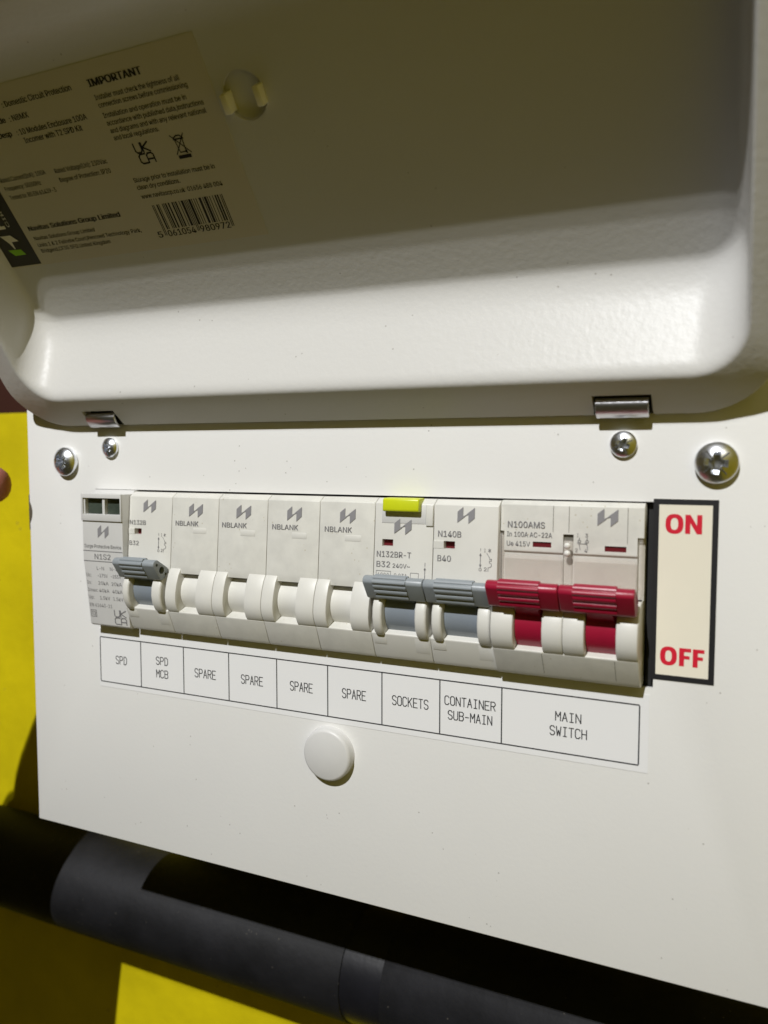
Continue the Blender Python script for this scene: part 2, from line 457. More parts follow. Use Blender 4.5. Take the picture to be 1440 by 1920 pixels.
# ---- screws
def screw(cx, cz, R, H, turn, label):
    bm = bmesh.new()
    prof = [(0, -H)]
    hd = H * 0.52; Ra = R * 0.97
    Rc = (Ra * Ra + hd * hd) / (2 * hd)
    for k in range(1, 9):
        a = math.asin(min(1, Ra / Rc)) * k / 8
        prof.append((Rc * math.sin(a), -H + Rc * (1 - math.cos(a))))
    prof += [(R, -H * 0.42), (R, -H * 0.10), (R * 0.95, 0.0), (R * 0.95, 0.4), (0, 0.4)]
    add_lathe(bm, prof, cx, cz, 40)
    o = to_obj('screw', bm, 'zinc', unit, 32)
    if label: o['label'] = label
    # cross recess (tapered) with fine diagonal ticks
    cuts = []
    for a0 in (turn, turn + 90):
        c = bmesh.new()
        L_, w_ = R * 0.66, R * 0.19
        top = [(-L_, -w_), (L_, -w_), (L_, w_), (-L_, w_)]; k = 0.55
        v0 = [c.verts.new((x, -H - 1, z)) for x, z in top]; v1 = [c.verts.new((x * k, -H + H * 0.8, z * 0.8)) for x, z in top]
        c.faces.new(v0); c.faces.new(v1[::-1])
        for i in range(4): c.faces.new((v0[i], v1[i], v1[(i + 1) % 4], v0[(i + 1) % 4]))
        bmesh.ops.rotate(c, verts=c.verts, cent=(0, 0, 0), matrix=Matrix.Rotation(math.radians(a0), 3, 'Y'))
        bmesh.ops.translate(c, verts=c.verts, vec=(cx, 0, cz)); cuts.append(c)
    c = bmesh.new(); add_lathe(c, [(0, -H - 1), (R * 0.27, -H - 1), (R * 0.17, -H * 0.2), (0, -H * 0.15)], cx, cz, 16); cuts.append(c)
    for a0 in (turn + 45, turn + 135):
        c = box(-R * 0.72, R * 0.72, -H - 1, -H + H * 0.42, -R * 0.035, R * 0.035)
        bmesh.ops.rotate(c, verts=c.verts, cent=(0, 0, 0), matrix=Matrix.Rotation(math.radians(a0), 3, 'Y'))
        bmesh.ops.translate(c, verts=c.verts, vec=(cx, 0, cz)); cuts.append(c)
    boolean_cut(o, cuts)
    return o
screw(193.1, 59.9, 4.9, 3.6, 5, 'large cross head screw at the right edge of the panel')
screw(-12.8, 59.4, 4.9, 3.8, 55, 'large cross head screw at the left edge of the panel')
screw(171.8, 64.3, 3.25, 2.1, 22, 'small cross head screw below the right hinge')
screw(6.8, 64.1, 3.25, 2.3, 38, 'small cross head screw below the left hinge')

# ---- round white plug
bm = bmesh.new()
add_lathe(bm, [(0, -3.1), (6.9, -3.0), (7.5, -2.7), (7.8, -2.1), (7.8, -0.35), (8.1, 0.0), (0, 0.2)], 89.3, -26.5, 64)
to_obj('blanking_plug', bm, 'greyplastic', unit, 50)

# ---- lid (open, leaning over the breakers)
E_ = math.radians(50.5)
DV = Vector((0, -math.cos(E_), math.sin(E_)))          # along the lid face, away from the hinge
NV = Vector((0, -math.sin(E_), -math.cos(E_)))         # out of the face towards the inside of the lid
PO = Vector((0, -38.68, 147.38))
LX = 88.9
def lid_pt(x, s, h): return Vector((x, 0, 0)) + PO + DV * s + NV * h
S_FAR = 22.0; H_FAR = 9.0
def hscale(s):
    t = max(0, min(1, (s + 70) / (36 + 70)))
    return 1 + (H_FAR / 21.7 - 1) * t
def lid_ring(xc, wx, s0, s1, r, h, n=12):
    pts = []
    for (cx, cs, a0) in ((xc - wx + r, s0 + r, 180), (xc + wx - r, s0 + r, 270), (xc + wx - r, s1 - r, 0), (xc - wx + r, s1 - r, 90)):
        for k in range(n + 1):
            a = math.radians(a0 + 90 * k / n)
            x, s = cx + r * math.cos(a), cs + r * math.sin(a)
            pts.append((x, s))
    # extra points on the long sides, for clean shading
    return [(x, s, h * hscale(s)) for x, s in pts]
def arc(p0, p1, p2, k, n=6):
    """rounded corner at p1 between p0 and p2, in (offset, height) of the section"""
    a = Vector(p1) + (Vector(p0) - Vector(p1)).normalized() * k
    b = Vector(p1) + (Vector(p2) - Vector(p1)).normalized() * k
    return [tuple(a * (1 - t) ** 2 + Vector(p1) * 2 * t * (1 - t) + b * t * t) for t in [i / n for i in range(n + 1)]]
# section from the centre of the face outwards: t = 0 at the face edge, 1 at the flange's inner edge, 2 at its rim
FACE = dict(c=90.0, w=108.5, s0=-55.0, s1=21.0, r=10.0)
INNER = dict(c=91.1, w=107.9, s0=-69.5, s1=33.0, r=12.0)
RIM = dict(c=88.7, w=117.0, s0=-82.3, s1=42.0, r=18.0)
def mix(A, B, t): return {k: A[k] + (B[k] - A[k]) * t for k in A}
def at_t(t):
    return mix(FACE, INNER, t) if t <= 1 else mix(INNER, RIM, t - 1)
sec = []
face_in = dict(c=90.0, w=108.5 - 3.0, s0=-55.0 + 3.5, s1=21.0 - 7, r=7.0)
N_B = 10
bm = bmesh.new()
rings = []
def add_ring(D, h): rings.append([bm.verts.new(lid_pt(*p)) for p in lid_ring(D['c'], D['w'], D['s0'], D['s1'], D['r'], h)])
HH = 21.7
add_ring(face_in, 0)
for i in range(1, N_B + 1):              # smooth bend from face into the wall: quadratic blend
    u = i / N_B
    te = 0.36
    a = mix(face_in, FACE, u); b = mix(FACE, mix(FACE, INNER, te), u)
    D = mix(a, b, u); add_ring(D, HH * te * u * u)
for t in (0.5, 0.7): add_ring(at_t(t), HH * t)
for i in range(0, 9):                     # convex roll from wall to flange
    u = i / 8; a0, a1 = 0.87, 1.14
    a = mix(at_t(a0), at_t(1), u); b = mix(at_t(1), at_t(a1), u)
    ha = HH * a0 + HH * (1 - a0) * u; hb = HH + (-0.105 * HH * (a1 - 1)) * u
    add_ring(mix(a, b, u), ha * (1 - u) + hb * u)
for t in (1.6, 1.9): add_ring(at_t(t), HH * (1 - 0.105 * (t - 1)))
add_ring(at_t(2.0), HH * (1 - 0.105))
# outer skin
TH = -1.1
add_ring(dict(c=88.7, w=117.3, s0=-82.6, s1=42.3, r=18.3), HH * 0.895 - 0.5)
add_ring(dict(c=88.7, w=117.0, s0=-82.3, s1=42.0, r=18.0), HH * 0.895 + TH)
add_ring(dict(c=91.1, w=109.1, s0=-70.6, s1=34.0, r=13.0), HH + TH - 0.3)
add_ring(dict(c=90.0, w=109.7, s0=-56.2, s1=22.0, r=7.5), TH)
for a, b in zip(rings, rings[1:]):
    n = len(a)
    for k in range(n): bm.faces.new((a[k], a[(k + 1) % n], b[(k + 1) % n], b[k]))
bm.faces.new(rings[0][::-1]); bm.faces.new(rings[-1])
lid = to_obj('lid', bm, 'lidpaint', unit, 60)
def lid_cyl(r, h0, h1, x, s, n=56):
    c = bmesh.new()
    a = [c.verts.new(lid_pt(x + r * math.cos(2 * math.pi * k / n), s + r * math.sin(2 * math.pi * k / n), h0)) for k in range(n)]
    b = [c.verts.new(lid_pt(x + r * math.cos(2 * math.pi * k / n), s + r * math.sin(2 * math.pi * k / n), h1)) for k in range(n)]
    c.faces.new(a); c.faces.new(b[::-1])
    for k in range(n): c.faces.new((a[k], b[k], b[(k + 1) % n], a[(k + 1) % n]))
    return c
def lid_box(x0, x1, s0, s1, h0, h1, bev=0.3, skew=0.0):
    c = bmesh.new()
    vs_ = [c.verts.new(lid_pt(x + skew * h, s, h)) for x in (x0, x1) for s in (s0, s1) for h in (h0, h1)]
    for idx in ((0, 1, 3, 2), (4, 6, 7, 5), (0, 4, 5, 1), (2, 3, 7, 6), (0, 2, 6, 4), (1, 5, 7, 3)):
        c.faces.new([vs_[i] for i in idx])
    bmesh.ops.recalc_face_normals(c, faces=c.faces)
    if bev: bevel(c, bev, 2)
    return c
boolean_cut(lid, [lid_cyl(5.7, -6, 4, 88.0, 0.0), box(0.9 - .6, 13.1 + .7, -12, 2, 68, 75.9), box(165.5 - .6, 178 + .7, -12, 2, 68, 75.9)])
def sub(name, bm, mat, parent, smooth=40): return to_obj(name, bm, mat, parent, smooth)
c = lid_cyl(6.6, -3.4, -1.2, 88.0, 0.0); bevel(c, 0.3, 2, 60)
sub('latch_knob', c, 'lidpaint', lid)
sub('latch_clip', lid_box(82.4, 84.2, -2.9, 1.7, -1.2, 2.4, 0.3), 'clip', lid)
sub('latch_clip', lid_box(91.8, 93.6, -2.6, 2.0, -1.2, 2.4, 0.3), 'clip', lid)

# ---- hinges
def hinge(x0, x1):
    # plate curling from the lid flange down to the panel
    outer = [(-3.9, 75.5), (-4.7, 75.2), (-5.2, 74.5), (-5.2, 73.5), (-4.8, 72.5), (-4.0, 71.6), (-3.1, 70.9), (-2.2, 70.6)]
    inner = [(-2.2, 71.4), (-3.0, 71.8), (-3.7, 72.5), (-4.1, 73.3), (-4.3, 74.2), (-3.9, 74.8)]
    h = to_obj('hinge', prism(outer + inner, x0, x1, 0.12, 1, 50), 'brushed', unit, 45)
    to_obj('hinge_gap_shade', box(x0 - .7, x1 + .8, -2.0, -1.3, 71.7, 77.5), 'black', h, 0)  # black plate painted as the shade in the gap behind the hinge
    return h
hinge(0.9, 13.1)
hinge(165.5, 178.0)
# sub-parts are built in world coordinates: cancel their parent's transform
for o in list(COL.objects):
    if o.parent and o.parent.type == 'MESH':
        o.matrix_parent_inverse = Matrix.Identity(4)
bpy.context.view_layer.update()

# ================================================================== stickers
SH = 0.10
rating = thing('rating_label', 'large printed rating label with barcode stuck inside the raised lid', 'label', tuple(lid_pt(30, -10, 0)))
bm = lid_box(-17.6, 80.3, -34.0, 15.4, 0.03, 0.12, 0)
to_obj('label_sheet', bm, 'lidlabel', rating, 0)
def lidmap(h): return lambda u, v: lid_pt(u, v, h)
P = Print()
TX = [("IMPORTANT", 45.3, 62.3, 9.64, 1.75, .022), ("Installer must check the tightness of all", 45.3, 72.1, 6.47, 1.22, 0),
 ("connection screws before commissioning", 45.3, 73.6, 4.6, 1.22, 0), ("Installation and operation must be in", 45.3, 71.9, 2.05, 1.22, 0),
 ("accordance with published data,instructions", 45.3, 76.2, 0.12, 1.22, 0), ("and diagrams and with any relevant national", 45.3, 76.0, -1.8, 1.22, 0),
 ("and local regulations.", 45.3, 60.2, -3.64, 1.22, 0), ("Storage prior to installation must be in", 45.3, 72.1, -14.95, 1.22, 0),
 ("clean dry conditions.", 45.3, 59.9, -16.97, 1.22, 0), ("www.navitascp.co.uk  01656 488 004", 45.3, 72.4, -19.5, 1.22, 0),
 ("5", 45.0, 46.6, -30.8, 1.75, 0), ("061054", 48.6, 58.2, -30.8, 1.75, 0), ("980972", 59.9, 69.8, -30.8, 1.75, 0),
 ("Type", 7.5, 12.5, 9.98, 1.45, .018), (": Domestic Circuit Protection", 14.6, 39.4, 9.98, 1.45, 0),
 ("Code", 7.5, 12.9, 6.4, 1.45, .018), (": N8MX", 14.5, 21.5, 6.34, 1.45, 0), ("Desp", 7.5, 12.5, 2.83, 1.45, .018),
 (": 10 Modules Enclosure 100A", 14.6, 39.9, 2.7, 1.45, 0), ("Incomer with T2 SPD Kit", 15.7, 36.8, 0.38, 1.45, 0),
 ("Rated Current(InA): 100A", -0.9, 17.0, -8.38, 1.25, 0), ("Frequency: 50/60Hz", -0.9, 13.4, -10.87, 1.25, 0),
 ("Tested to: BS EN 61439-3", -0.9, 17.5, -13.47, 1.25, 0), ("Rated Voltage(Un): 230Vac", 20.5, 39.6, -8.7, 1.25, 0),
 ("Degree of Protection: IP20", 20.6, 39.3, -11.25, 1.25, 0), ("Navitas Solutions Group Limited", -0.6, 35.2, -23.2, 1.45, .02),
 ("Navitas Solutions Group Limited", -0.6, 23.7, -26.19, 1.15, 0), ("Units 1 & 2 Felindre Court,Pencoed Technology Park,", -0.6, 39.9, -28.36, 1.15, 0),
 ("Bridgend,CF35 5FQ United Kingdom", -0.5, 27.2, -30.28, 1.15, 0)]
for body, u0, u1, v, cap, bold in TX: P.text(body, u0, u1, v, cap, 0, max(bold * 1.3, 0.012 if cap > 1.3 else 0.008))
P.build('printed_text', 'ink', lidmap(0.15), rating, True)
# barcode: EAN-13 bars of 5061054980972
P = Print()
Lc = {'0': '0001101', '1': '0011001', '2': '0010011', '3': '0111101', '4': '0100011', '5': '0110001', '6': '0101111', '7': '0111011', '8': '0110111', '9': '0001011'}
Rc_ = {k: ''.join('1' if c == '0' else '0' for c in v) for k, v in Lc.items()}
Gc = {k: v[::-1] for k, v in Rc_.items()}
code = '5061054980972'; par = {'5': 'LGGLLG'}['5']
bits = '101' + ''.join((Lc if p == 'L' else Gc)[d] for d, p in zip(code[1:7], par)) + '01010' + ''.join(Rc_[d] for d in code[7:]) + '101'
bw = (71.0 - 47.4) / len(bits)
i = 0
while i < len(bits):
    if bits[i] == '1':
        j = i
        while j < len(bits) and bits[j] == '1': j += 1
        guard = i < 3 or i >= 92 or 45 <= i < 50
        P.rect(47.4 + i * bw, 47.4 + j * bw, -30.4 if guard else -28.7, -21.6)
        i = j
    else: i += 1
P.build('barcode', 'ink', lidmap(0.15), rating, True)
P = Print(); ukca(P, 50.2, 55.2, -10.6, -5.4, 0.44, 0.3)
P.build('conformity_mark', 'ink', lidmap(0.15), rating, True)
P = Print()  # crossed-out bin
u, v = 64.7, -8.0
P.stroke([(u - 2.2, v + 2.8), (u + 2.4, v - 2.0)], 0.28); P.stroke([(u + 2.0, v + 2.8), (u - 2.2, v - 2.0)], 0.28)
P.stroke([(u - 1.2, v + 1.6), (u - 0.9, v - 1.6), (u + 0.9, v - 1.6), (u + 1.2, v + 1.6)], 0.28)
P.stroke([(u - 1.5, v + 1.7), (u + 1.5, v + 1.7)], 0.38); P.stroke([(u - 1.2, v + 2.1), (u - .4, v + 2.5), (u + .6, v + 2.5), (u + 1.2, v + 2.1), (u + 1.2, v + 1.7)], 0.34)
P.stroke([(u + .7, v - 1.6), (u + 1.15, v - 1.35), (u + 1.15, v - 1.9), (u + .7, v - 1.6)], 0.4)
P.rect(u - 2.0, u + 2.0, v - 3.2, v - 2.3)
P.build('bin_symbol', 'ink', lidmap(0.15), rating, True)
P = Print(); P.rect(-17.5, -3.3, -33.5, 15.2)
P.build('dark_band', 'strip_dark', lidmap(0.15), rating)
P = Print()
P.poly([(-13.6, -28.0), (-8.3, -28.2), (-7.2, -30.0), (-11.9, -30.0)], 0)
P.poly([(-13.6, -23.4), (-9.3, -23.5), (-7.2, -25.6), (-10.1, -25.6), (-10.2, -27.9), (-10.6, -27.9), (-11.4, -26.0)], 1)
P.rect(-12.4, -9.3, -21.4, -20.4, 1); P.poly([(-12.4, -20.4), (-11.0, -20.4), (-11.0, -12.0), (-12.4, -12.0)], 1)
P.text('CIRCUIT', -21.0, -8.5, -7.2, 1.2, 1, 0, rot=True)
P.build('band_emblem', ['labelgreen', 'labelwhite'], lidmap(0.18), rating, True)

# ---- circuit label strip
TI = math.radians(0.13)
strip = thing('circuit_label_strip', 'long white label strip naming the circuits under the breakers', 'label', (89, 0, -6))
def strip_map(y): return lambda u, v: (u, -y, v - 0.22 + (u - 60) * -0.0016)
bm = bmesh.new(); add_box(bm, -0.6, 179.3, -SH, -0.005, -17.1, 2.9)
for v_ in bm.verts: v_.co.z += -0.22 + (v_.co.x - 60) * -0.0016
to_obj('label_sheet', bm, 'sticker', strip, 0)
P = Print()
P.rect(0, 177.0, -0.18, 0.17); P.rect(0, 177.0, -15.5, -15.15)
for k in (0, 1, 2, 3, 4, 5, 6, 7, 8, 10): P.rect(17.7 * k - 0.17, 17.7 * k + 0.17, -15.15, -0.18)
P.build('cell_lines', 'stripink', strip_map(0.14), strip)
P = Print()
for body, u0, u1, v0, v1 in (("SPD", 6.9, 11.5, -8.6, -6.0), ("SPD", 24.2, 28.9, -6.9, -4.4), ("MCB", 24.2, 28.9, -11.2, -8.7), ("SPARE", 39.9, 48.0, -9.2, -6.5),
    ("SPARE", 57.8, 65.7, -9.1, -6.4), ("SPARE", 75.6, 83.3, -9.0, -6.3), ("SPARE", 93.4, 101.0, -9.0, -6.3), ("SOCKETS", 109.5, 120.4, -8.9, -6.3),
    ("CONTAINER", 125.4, 139.8, -6.7, -4.3), ("SUB-MAIN", 126.4, 138.9, -10.7, -8.3), ("MAIN", 156.1, 162.6, -6.8, -4.5), ("SWITCH", 154.7, 164.1, -10.8, -8.4)):
    stroke_text(P, body, u0, u1, v0, v1, 0.27)
P.build('circuit_names', 'stripink', strip_map(0.14), strip)

# ---- on / off sign
sign = thing('switch_position_sign', 'cream rectangular label with black border and red lettering right of the main switch', 'label', (186.5, 0, 29))
to_obj('label_sheet', box(179.15, 193.9, -SH, -0.005, 6.6, 51.1), 'cream', sign, 0)
P = Print(); P.frame(179.15, 193.9, 6.6, 51.1, 1.35)
P.build('border', 'ink', lambda u, v: (u, -0.14, v), sign)
def heavy_O(P, u0, u1, v0, v1, t):
    n = 32; cu_, cv_ = (u0 + u1) / 2, (v0 + v1) / 2
    def sup(a, ru, rv):
        c, d = math.cos(a), math.sin(a); e = 0.8
        return (cu_ + ru * math.copysign(abs(c) ** e, c), cv_ + rv * math.copysign(abs(d) ** e, d))
    for k in range(n):
        a, b = 2 * math.pi * k / n, 2 * math.pi * (k + 1) / n
        ru, rv = (u1 - u0) / 2, (v1 - v0) / 2
        P.poly([sup(a, ru, rv), sup(b, ru, rv), sup(b, ru - t, rv - t * .8), sup(a, ru - t, rv - t * .8)])
def heavy_F(P, u0, u1, v0, v1, t):
    P.rect(u0, u0 + t, v0, v1); P.rect(u0 + t, u1, v1 - t * .78, v1)
    m = v0 + (v1 - v0) * .40; P.rect(u0 + t, u1 - .3, m, m + t * .74)
def heavy_N(P, u0, u1, v0, v1, t):
    P.rect(u0, u0 + t, v0, v1); P.rect(u1 - t, u1, v0, v1)
    P.poly([(u0 + t, v1), (u0 + t, v1 - t * 1.75), (u1 - t, v0), (u1 - t, v0 + t * 1.75)])
P = Print(); heavy_O(P, 182.0, 186.1, 42.7, 47.5, 1.2); heavy_N(P, 186.5, 190.3, 42.8, 47.4, 1.15)
P.build('lettering', 'redink', lambda u, v: (u, -0.14, v), sign)
P = Print(); heavy_O(P, 181.5, 185.4, 10.4, 15.05, 1.2); heavy_F(P, 185.9, 188.6, 10.5, 14.95, 1.15); heavy_F(P, 189.0, 191.6, 10.5, 14.95, 1.15)
P.build('lettering', 'redink', lambda u, v: (u, -0.14, v), sign)

# ================================================================== breakers
ED = [0.2, 17.45, 34.85, 52.75, 70.45, 88.15, 105.75, 123.3, 141.35, 177.5]
FRONT = lin([(4, -3.3), (27.3, -5.0), (48.3, -3.5)])
def fmap(off=0.07, fr=FRONT): return lambda u, v: (u, fr(v) - off, v)
BODY = [(38, 49.7), (-1.2, 49.7), (-3.4, 48.4), (-5.0, 27.3), (-5.15, 24.6), (0.9, 24.6), (0.9, 15.4), (-6.25, 12.75), (-6.35, 12.4), (-3.7, 6.0), (-2.9, 4.9), (-1.6, 4.55), (38, 4.55)]
HUMP = [(2, 26.4), (-4.9, 26.4), (-6.3, 24.4), (-7.3, 21.7), (-7.95, 19), (-8.1, 17), (-7.8, 15), (-7.0, 13.3), (-6.35, 12.5), (2, 12.5)]
WING = [(2, 25), (-5.5, 25), (-8.0, 22.8), (-9.0, 20.2), (-9.2, 17.5), (-8.7, 15), (-7.4, 12.8), (-6.2, 11.8), (-5.0, 12.2), (2, 14.2)]
def circle_prof(cy, cz, r, n=40): return [(cy + r * math.cos(2 * math.pi * k / n), cz + r * math.sin(2 * math.pi * k / n)) for k in range(n)]
def body_part(x0, x1, parent, mat, prof=BODY, name='body'):
    return to_obj(name, prism(prof, x0 + 0.07, x1 - 0.07, 0.28, 2, 25), mat, parent, 40)
def link_dark_rect(P, u0, u1, v0, v1, w=0.09): P.frame(u0, u1, v0, v1, w)

# lever bar with ribbed grip
def lever_profile(dy=0.0, dz=0.0, k=1.0):
    base = [(-12.35, 27.5), (-12.1, 28.5), (-11.3, 29.15), (-10.2, 29.25), (-5.4, 26.3), (-5.0, 25.4), (-6.5, 23.3), (-8.1, 22.5), (-9.2, 22.9)]
    cy, cz = -8.8, 26.0
    return [(cy + (y - cy) * k + dy, cz + (z - cz) * k + dz) for y, z in base]
def ribbed(prof, x0, x1, teeth=7, amp=0.62, lift=0.15):
    # teeth along the front and top: walk from the lower front corner to the top back corner
    path = [prof[8], prof[0], prof[1], prof[2], prof[3], ((prof[3][0] + prof[4][0]) / 2, (prof[3][1] + prof[4][1]) / 2)]
    cum = [0]
    for a, b in zip(path, path[1:]): cum.append(cum[-1] + math.hypot(b[0] - a[0], b[1] - a[1]))
    cy = sum(p[0] for p in prof) / len(prof); cz = sum(p[1] for p in prof) / len(prof)
    pts = []
    n = teeth * 6
    for i in range(n + 1):
        d = cum[-1] * i / n
        for j in range(len(cum) - 1):
            if d <= cum[j + 1] + 1e-9: break
        t = (d - cum[j]) / (cum[j + 1] - cum[j])
        y = path[j][0] + (path[j + 1][0] - path[j][0]) * t; z = path[j][1] + (path[j + 1][1] - path[j][1]) * t
        nx, nz = y - cy, z - cz; l = math.hypot(nx, nz)
        ph = (i / n * teeth) % 1.0
        up = lift + amp * (max(0.0, math.sin(math.pi * ph)) ** 0.6) - amp * 0.45
        pts.append((y + nx / l * up, z + nz / l * up))
    pts += [prof[4], (-6.2 + (prof[4][0] + 5.4), 24.2 + (prof[4][1] - 26.3)), (prof[7][0] + 0.2, prof[7][1] + .25)]
    return prism(pts, x0, x1)

def lever(parent, x0, x1, g0, g1, mat, dy=0, dz=0, k=1.0, holes=False):
    pr_ = lever_profile(dy, dz, k)
    o = to_obj('lever', prism(pr_, x0, x1, 0.35, 2, 25), mat, parent, 40)
    if holes:
        cuts = []
        for (y, z, r) in ((-8.4, 25.8, 1.15), (-10.6, 27.6, 0.45), (-6.6, 24.4, 0.45)):
            c = bmesh.new(); add_prism(c, circle_prof(y, z, r, 16), x1 - 2.2, x1 + 1); cuts.append(c)
        boolean_cut(o, cuts)
    g = to_obj('grip', ribbed(pr_, g0, g1), mat, o, 30); g.matrix_parent_inverse = Matrix.Identity(4)
    return o

def dial(parent, x0, x1, mat, cy, cz, r, stem=None, name='switch_barrel'):
    bm = prism(circle_prof(cy, cz, r, 56), x0, x1)
    if stem: add_prism(bm, stem, x0 + 0.5, x1 - 0.5)
    return to_obj(name, bm, mat, parent, 40)

def slot_window(bodyobj, parent, x0, xm, x1, z0, z1, slider=True):
    """recessed flag window with white slider left of it"""
    boolean_cut(bodyobj, [box(xm, x1, -8, -2.0, z0, z1)])
    to_obj('indicator_flag', box(xm + 0.02, x1 - 0.02, -2.6, -2.02, z0 + .02, z1 - .02), 'redwin', parent, 0)
    if slider:
        yf = FRONT((z0 + z1) / 2)
        to_obj('slider', box(x0, xm - 0.04, yf - 0.12, yf + 1.0, z0, z1, 0.08), 'plastic', parent, 0)

def schematic(P, u0, u1, v0, v1):
    w = 0.13; h = v1 - v0; x = u0 + 0.5
    P.stroke([(x, v1), (x, v1 - h * .12)], w)
    P.stroke([(x, v1 - h * .30), (x, v0 + h * .25)], w * 1.3)
    P.poly([(x, v1 - h * .20), (x - .35, v1 - h * .33), (x + .35, v1 - h * .33)])
    P.poly([(x, v0 + h * .14), (x + .35, v0 + h * .28), (x - .35, v0 + h * .28)])
    c = [(x + .36 * math.cos(a), v0 + .35 + .36 * math.sin(a)) for a in [2 * math.pi * k / 10 for k in range(11)]]
    P.stroke(c, w)
    P.text('1', u0 + (u1 - u0) * .40, u0 + (u1 - u0) * .50, v1 - .95, .95)
    P.text('2', u0 + (u1 - u0) * .42, u0 + (u1 - u0) * .62, v0 + .02, .95)
    a = u1 - 0.75
    P.stroke([(a, v1), (a, v1 - h * .16)], w); P.stroke([(a - .35, v1 - h * .03), (a + .35, v1 - h * .13)], w); P.stroke([(a + .35, v1 - h * .03), (a - .35, v1 - h * .13)], w)
    P.stroke([(a - .75, v1 - h * .20), (a + .05, v1 - h * .40), (a + .05, v1 - h * .46), (a + .6, v1 - h * .46), (a + .6, v1 - h * .54), (a, v1 - h * .54),
              (a, v1 - h * .62), (a + .55, v1 - h * .66), (a + .6, v1 - h * .76), (a + .2, v1 - h * .82), (a - .3, v1 - h * .84), (a - .3, v0)], w)

# ---- surge protector
spd = thing('surge_protector', 'surge protective module with smoked window and printed ratings, leftmost in the row', 'surge protector', (8.8, 38, 27))
a, b = ED[0], ED[1] - 0.2
SPDF = lin([(5.2, -4.3), (28, -6.9), (40, -6.95)])
so = to_obj('body', prism([(38, 50.15), (-1.0, 50.15), (-1.6, 49.0), (-6.9, 49.0), (-6.9, 28), (-4.3, 5.3), (-3.4, 4.7), (38, 4.7)], a, b, 0.22, 2, 25), 'greyplastic', spd, 40)
boolean_cut(so, [box(a + .95, b - .55, -9, -4.0, 42.4, 47.6)])
fr = to_obj('window_frame', box(a - .02, b + .02, -7.45, -6.6, 40.2, 49.05, 0.15), 'greyplastic', spd, 40)
boolean_cut(fr, [box(a + .8, b - .4, -9, -4.0, 42.3, 47.7)])
to_obj('window', box(a + 1.5, 8.9, -5.6, -5.2, 42.5, 47.5), 'glass', spd, 0)
to_obj('window', box(10.1, b - .75, -5.6, -5.2, 42.5, 47.5), 'glass', spd, 0)
bm = bmesh.new(); add_box(bm, 9.0, 10.0, -6.9, -5.0, 42.45, 47.55); add_box(bm, a + 1.0, a + 1.4, -6.9, -5.0, 42.45, 47.55); add_box(bm, b - .7, b - .6, -6.9, -5.0, 42.45, 47.55)
to_obj('window_bar', bm, 'greyplastic', spd, 0)
P = Print()
P.text('Surge Protective Device', 0.9, 16.6, 31.3, 1.15, 0, .002)
P.rect(0.3, b - .15, 30.15, 30.40); P.rect(0.3, b - .15, 26.75, 27.0)
P.text('N1S2', 5.2, 12.0, 27.6, 1.75, 0, .007)
for row, z in (("L-N|N-PE", 24.0), ("Uc:|~275V|~255V", 21.55), ("In:|20kA|20kA", 19.0), ("Imax:|40kA|40kA", 16.5), ("Up:|1.5kV|1.5kV", 14.0)):
    c = row.split('|')
    if len(c) == 2: c = [''] + c
    wl = {'Uc:': 2.1, 'In:': 1.7, 'Imax:': 4.2, 'Up:': 2.3}
    if c[0]: P.text(c[0], 0.75, 0.75 + wl[c[0]], z, 1.15)
    P.text(c[1], 5.6, 8.7 if c[1] == 'L-N' else 9.95, z, 1.15); P.text(c[2], 11.3, 15.6, z, 1.15)
P.text('EN 61643-11', 0.8, 10.5, 11.35, 1.15)
P.frame(0.9, 3.4, 7.8, 10.2, .2); P.text('T2', 1.3, 3.0, 8.3, 1.4, 0, .01)
ukca(P, 11.2, 16.0, 6.0, 10.7, 0.36)
P.build('printed_text', 'greyink', fmap(0.06, SPDF), spd)
P = Print(); logo(P, 6.8, 11.4, 34.5, 38.9); P.build('emblem', 'logo', fmap(0.06, SPDF), spd)

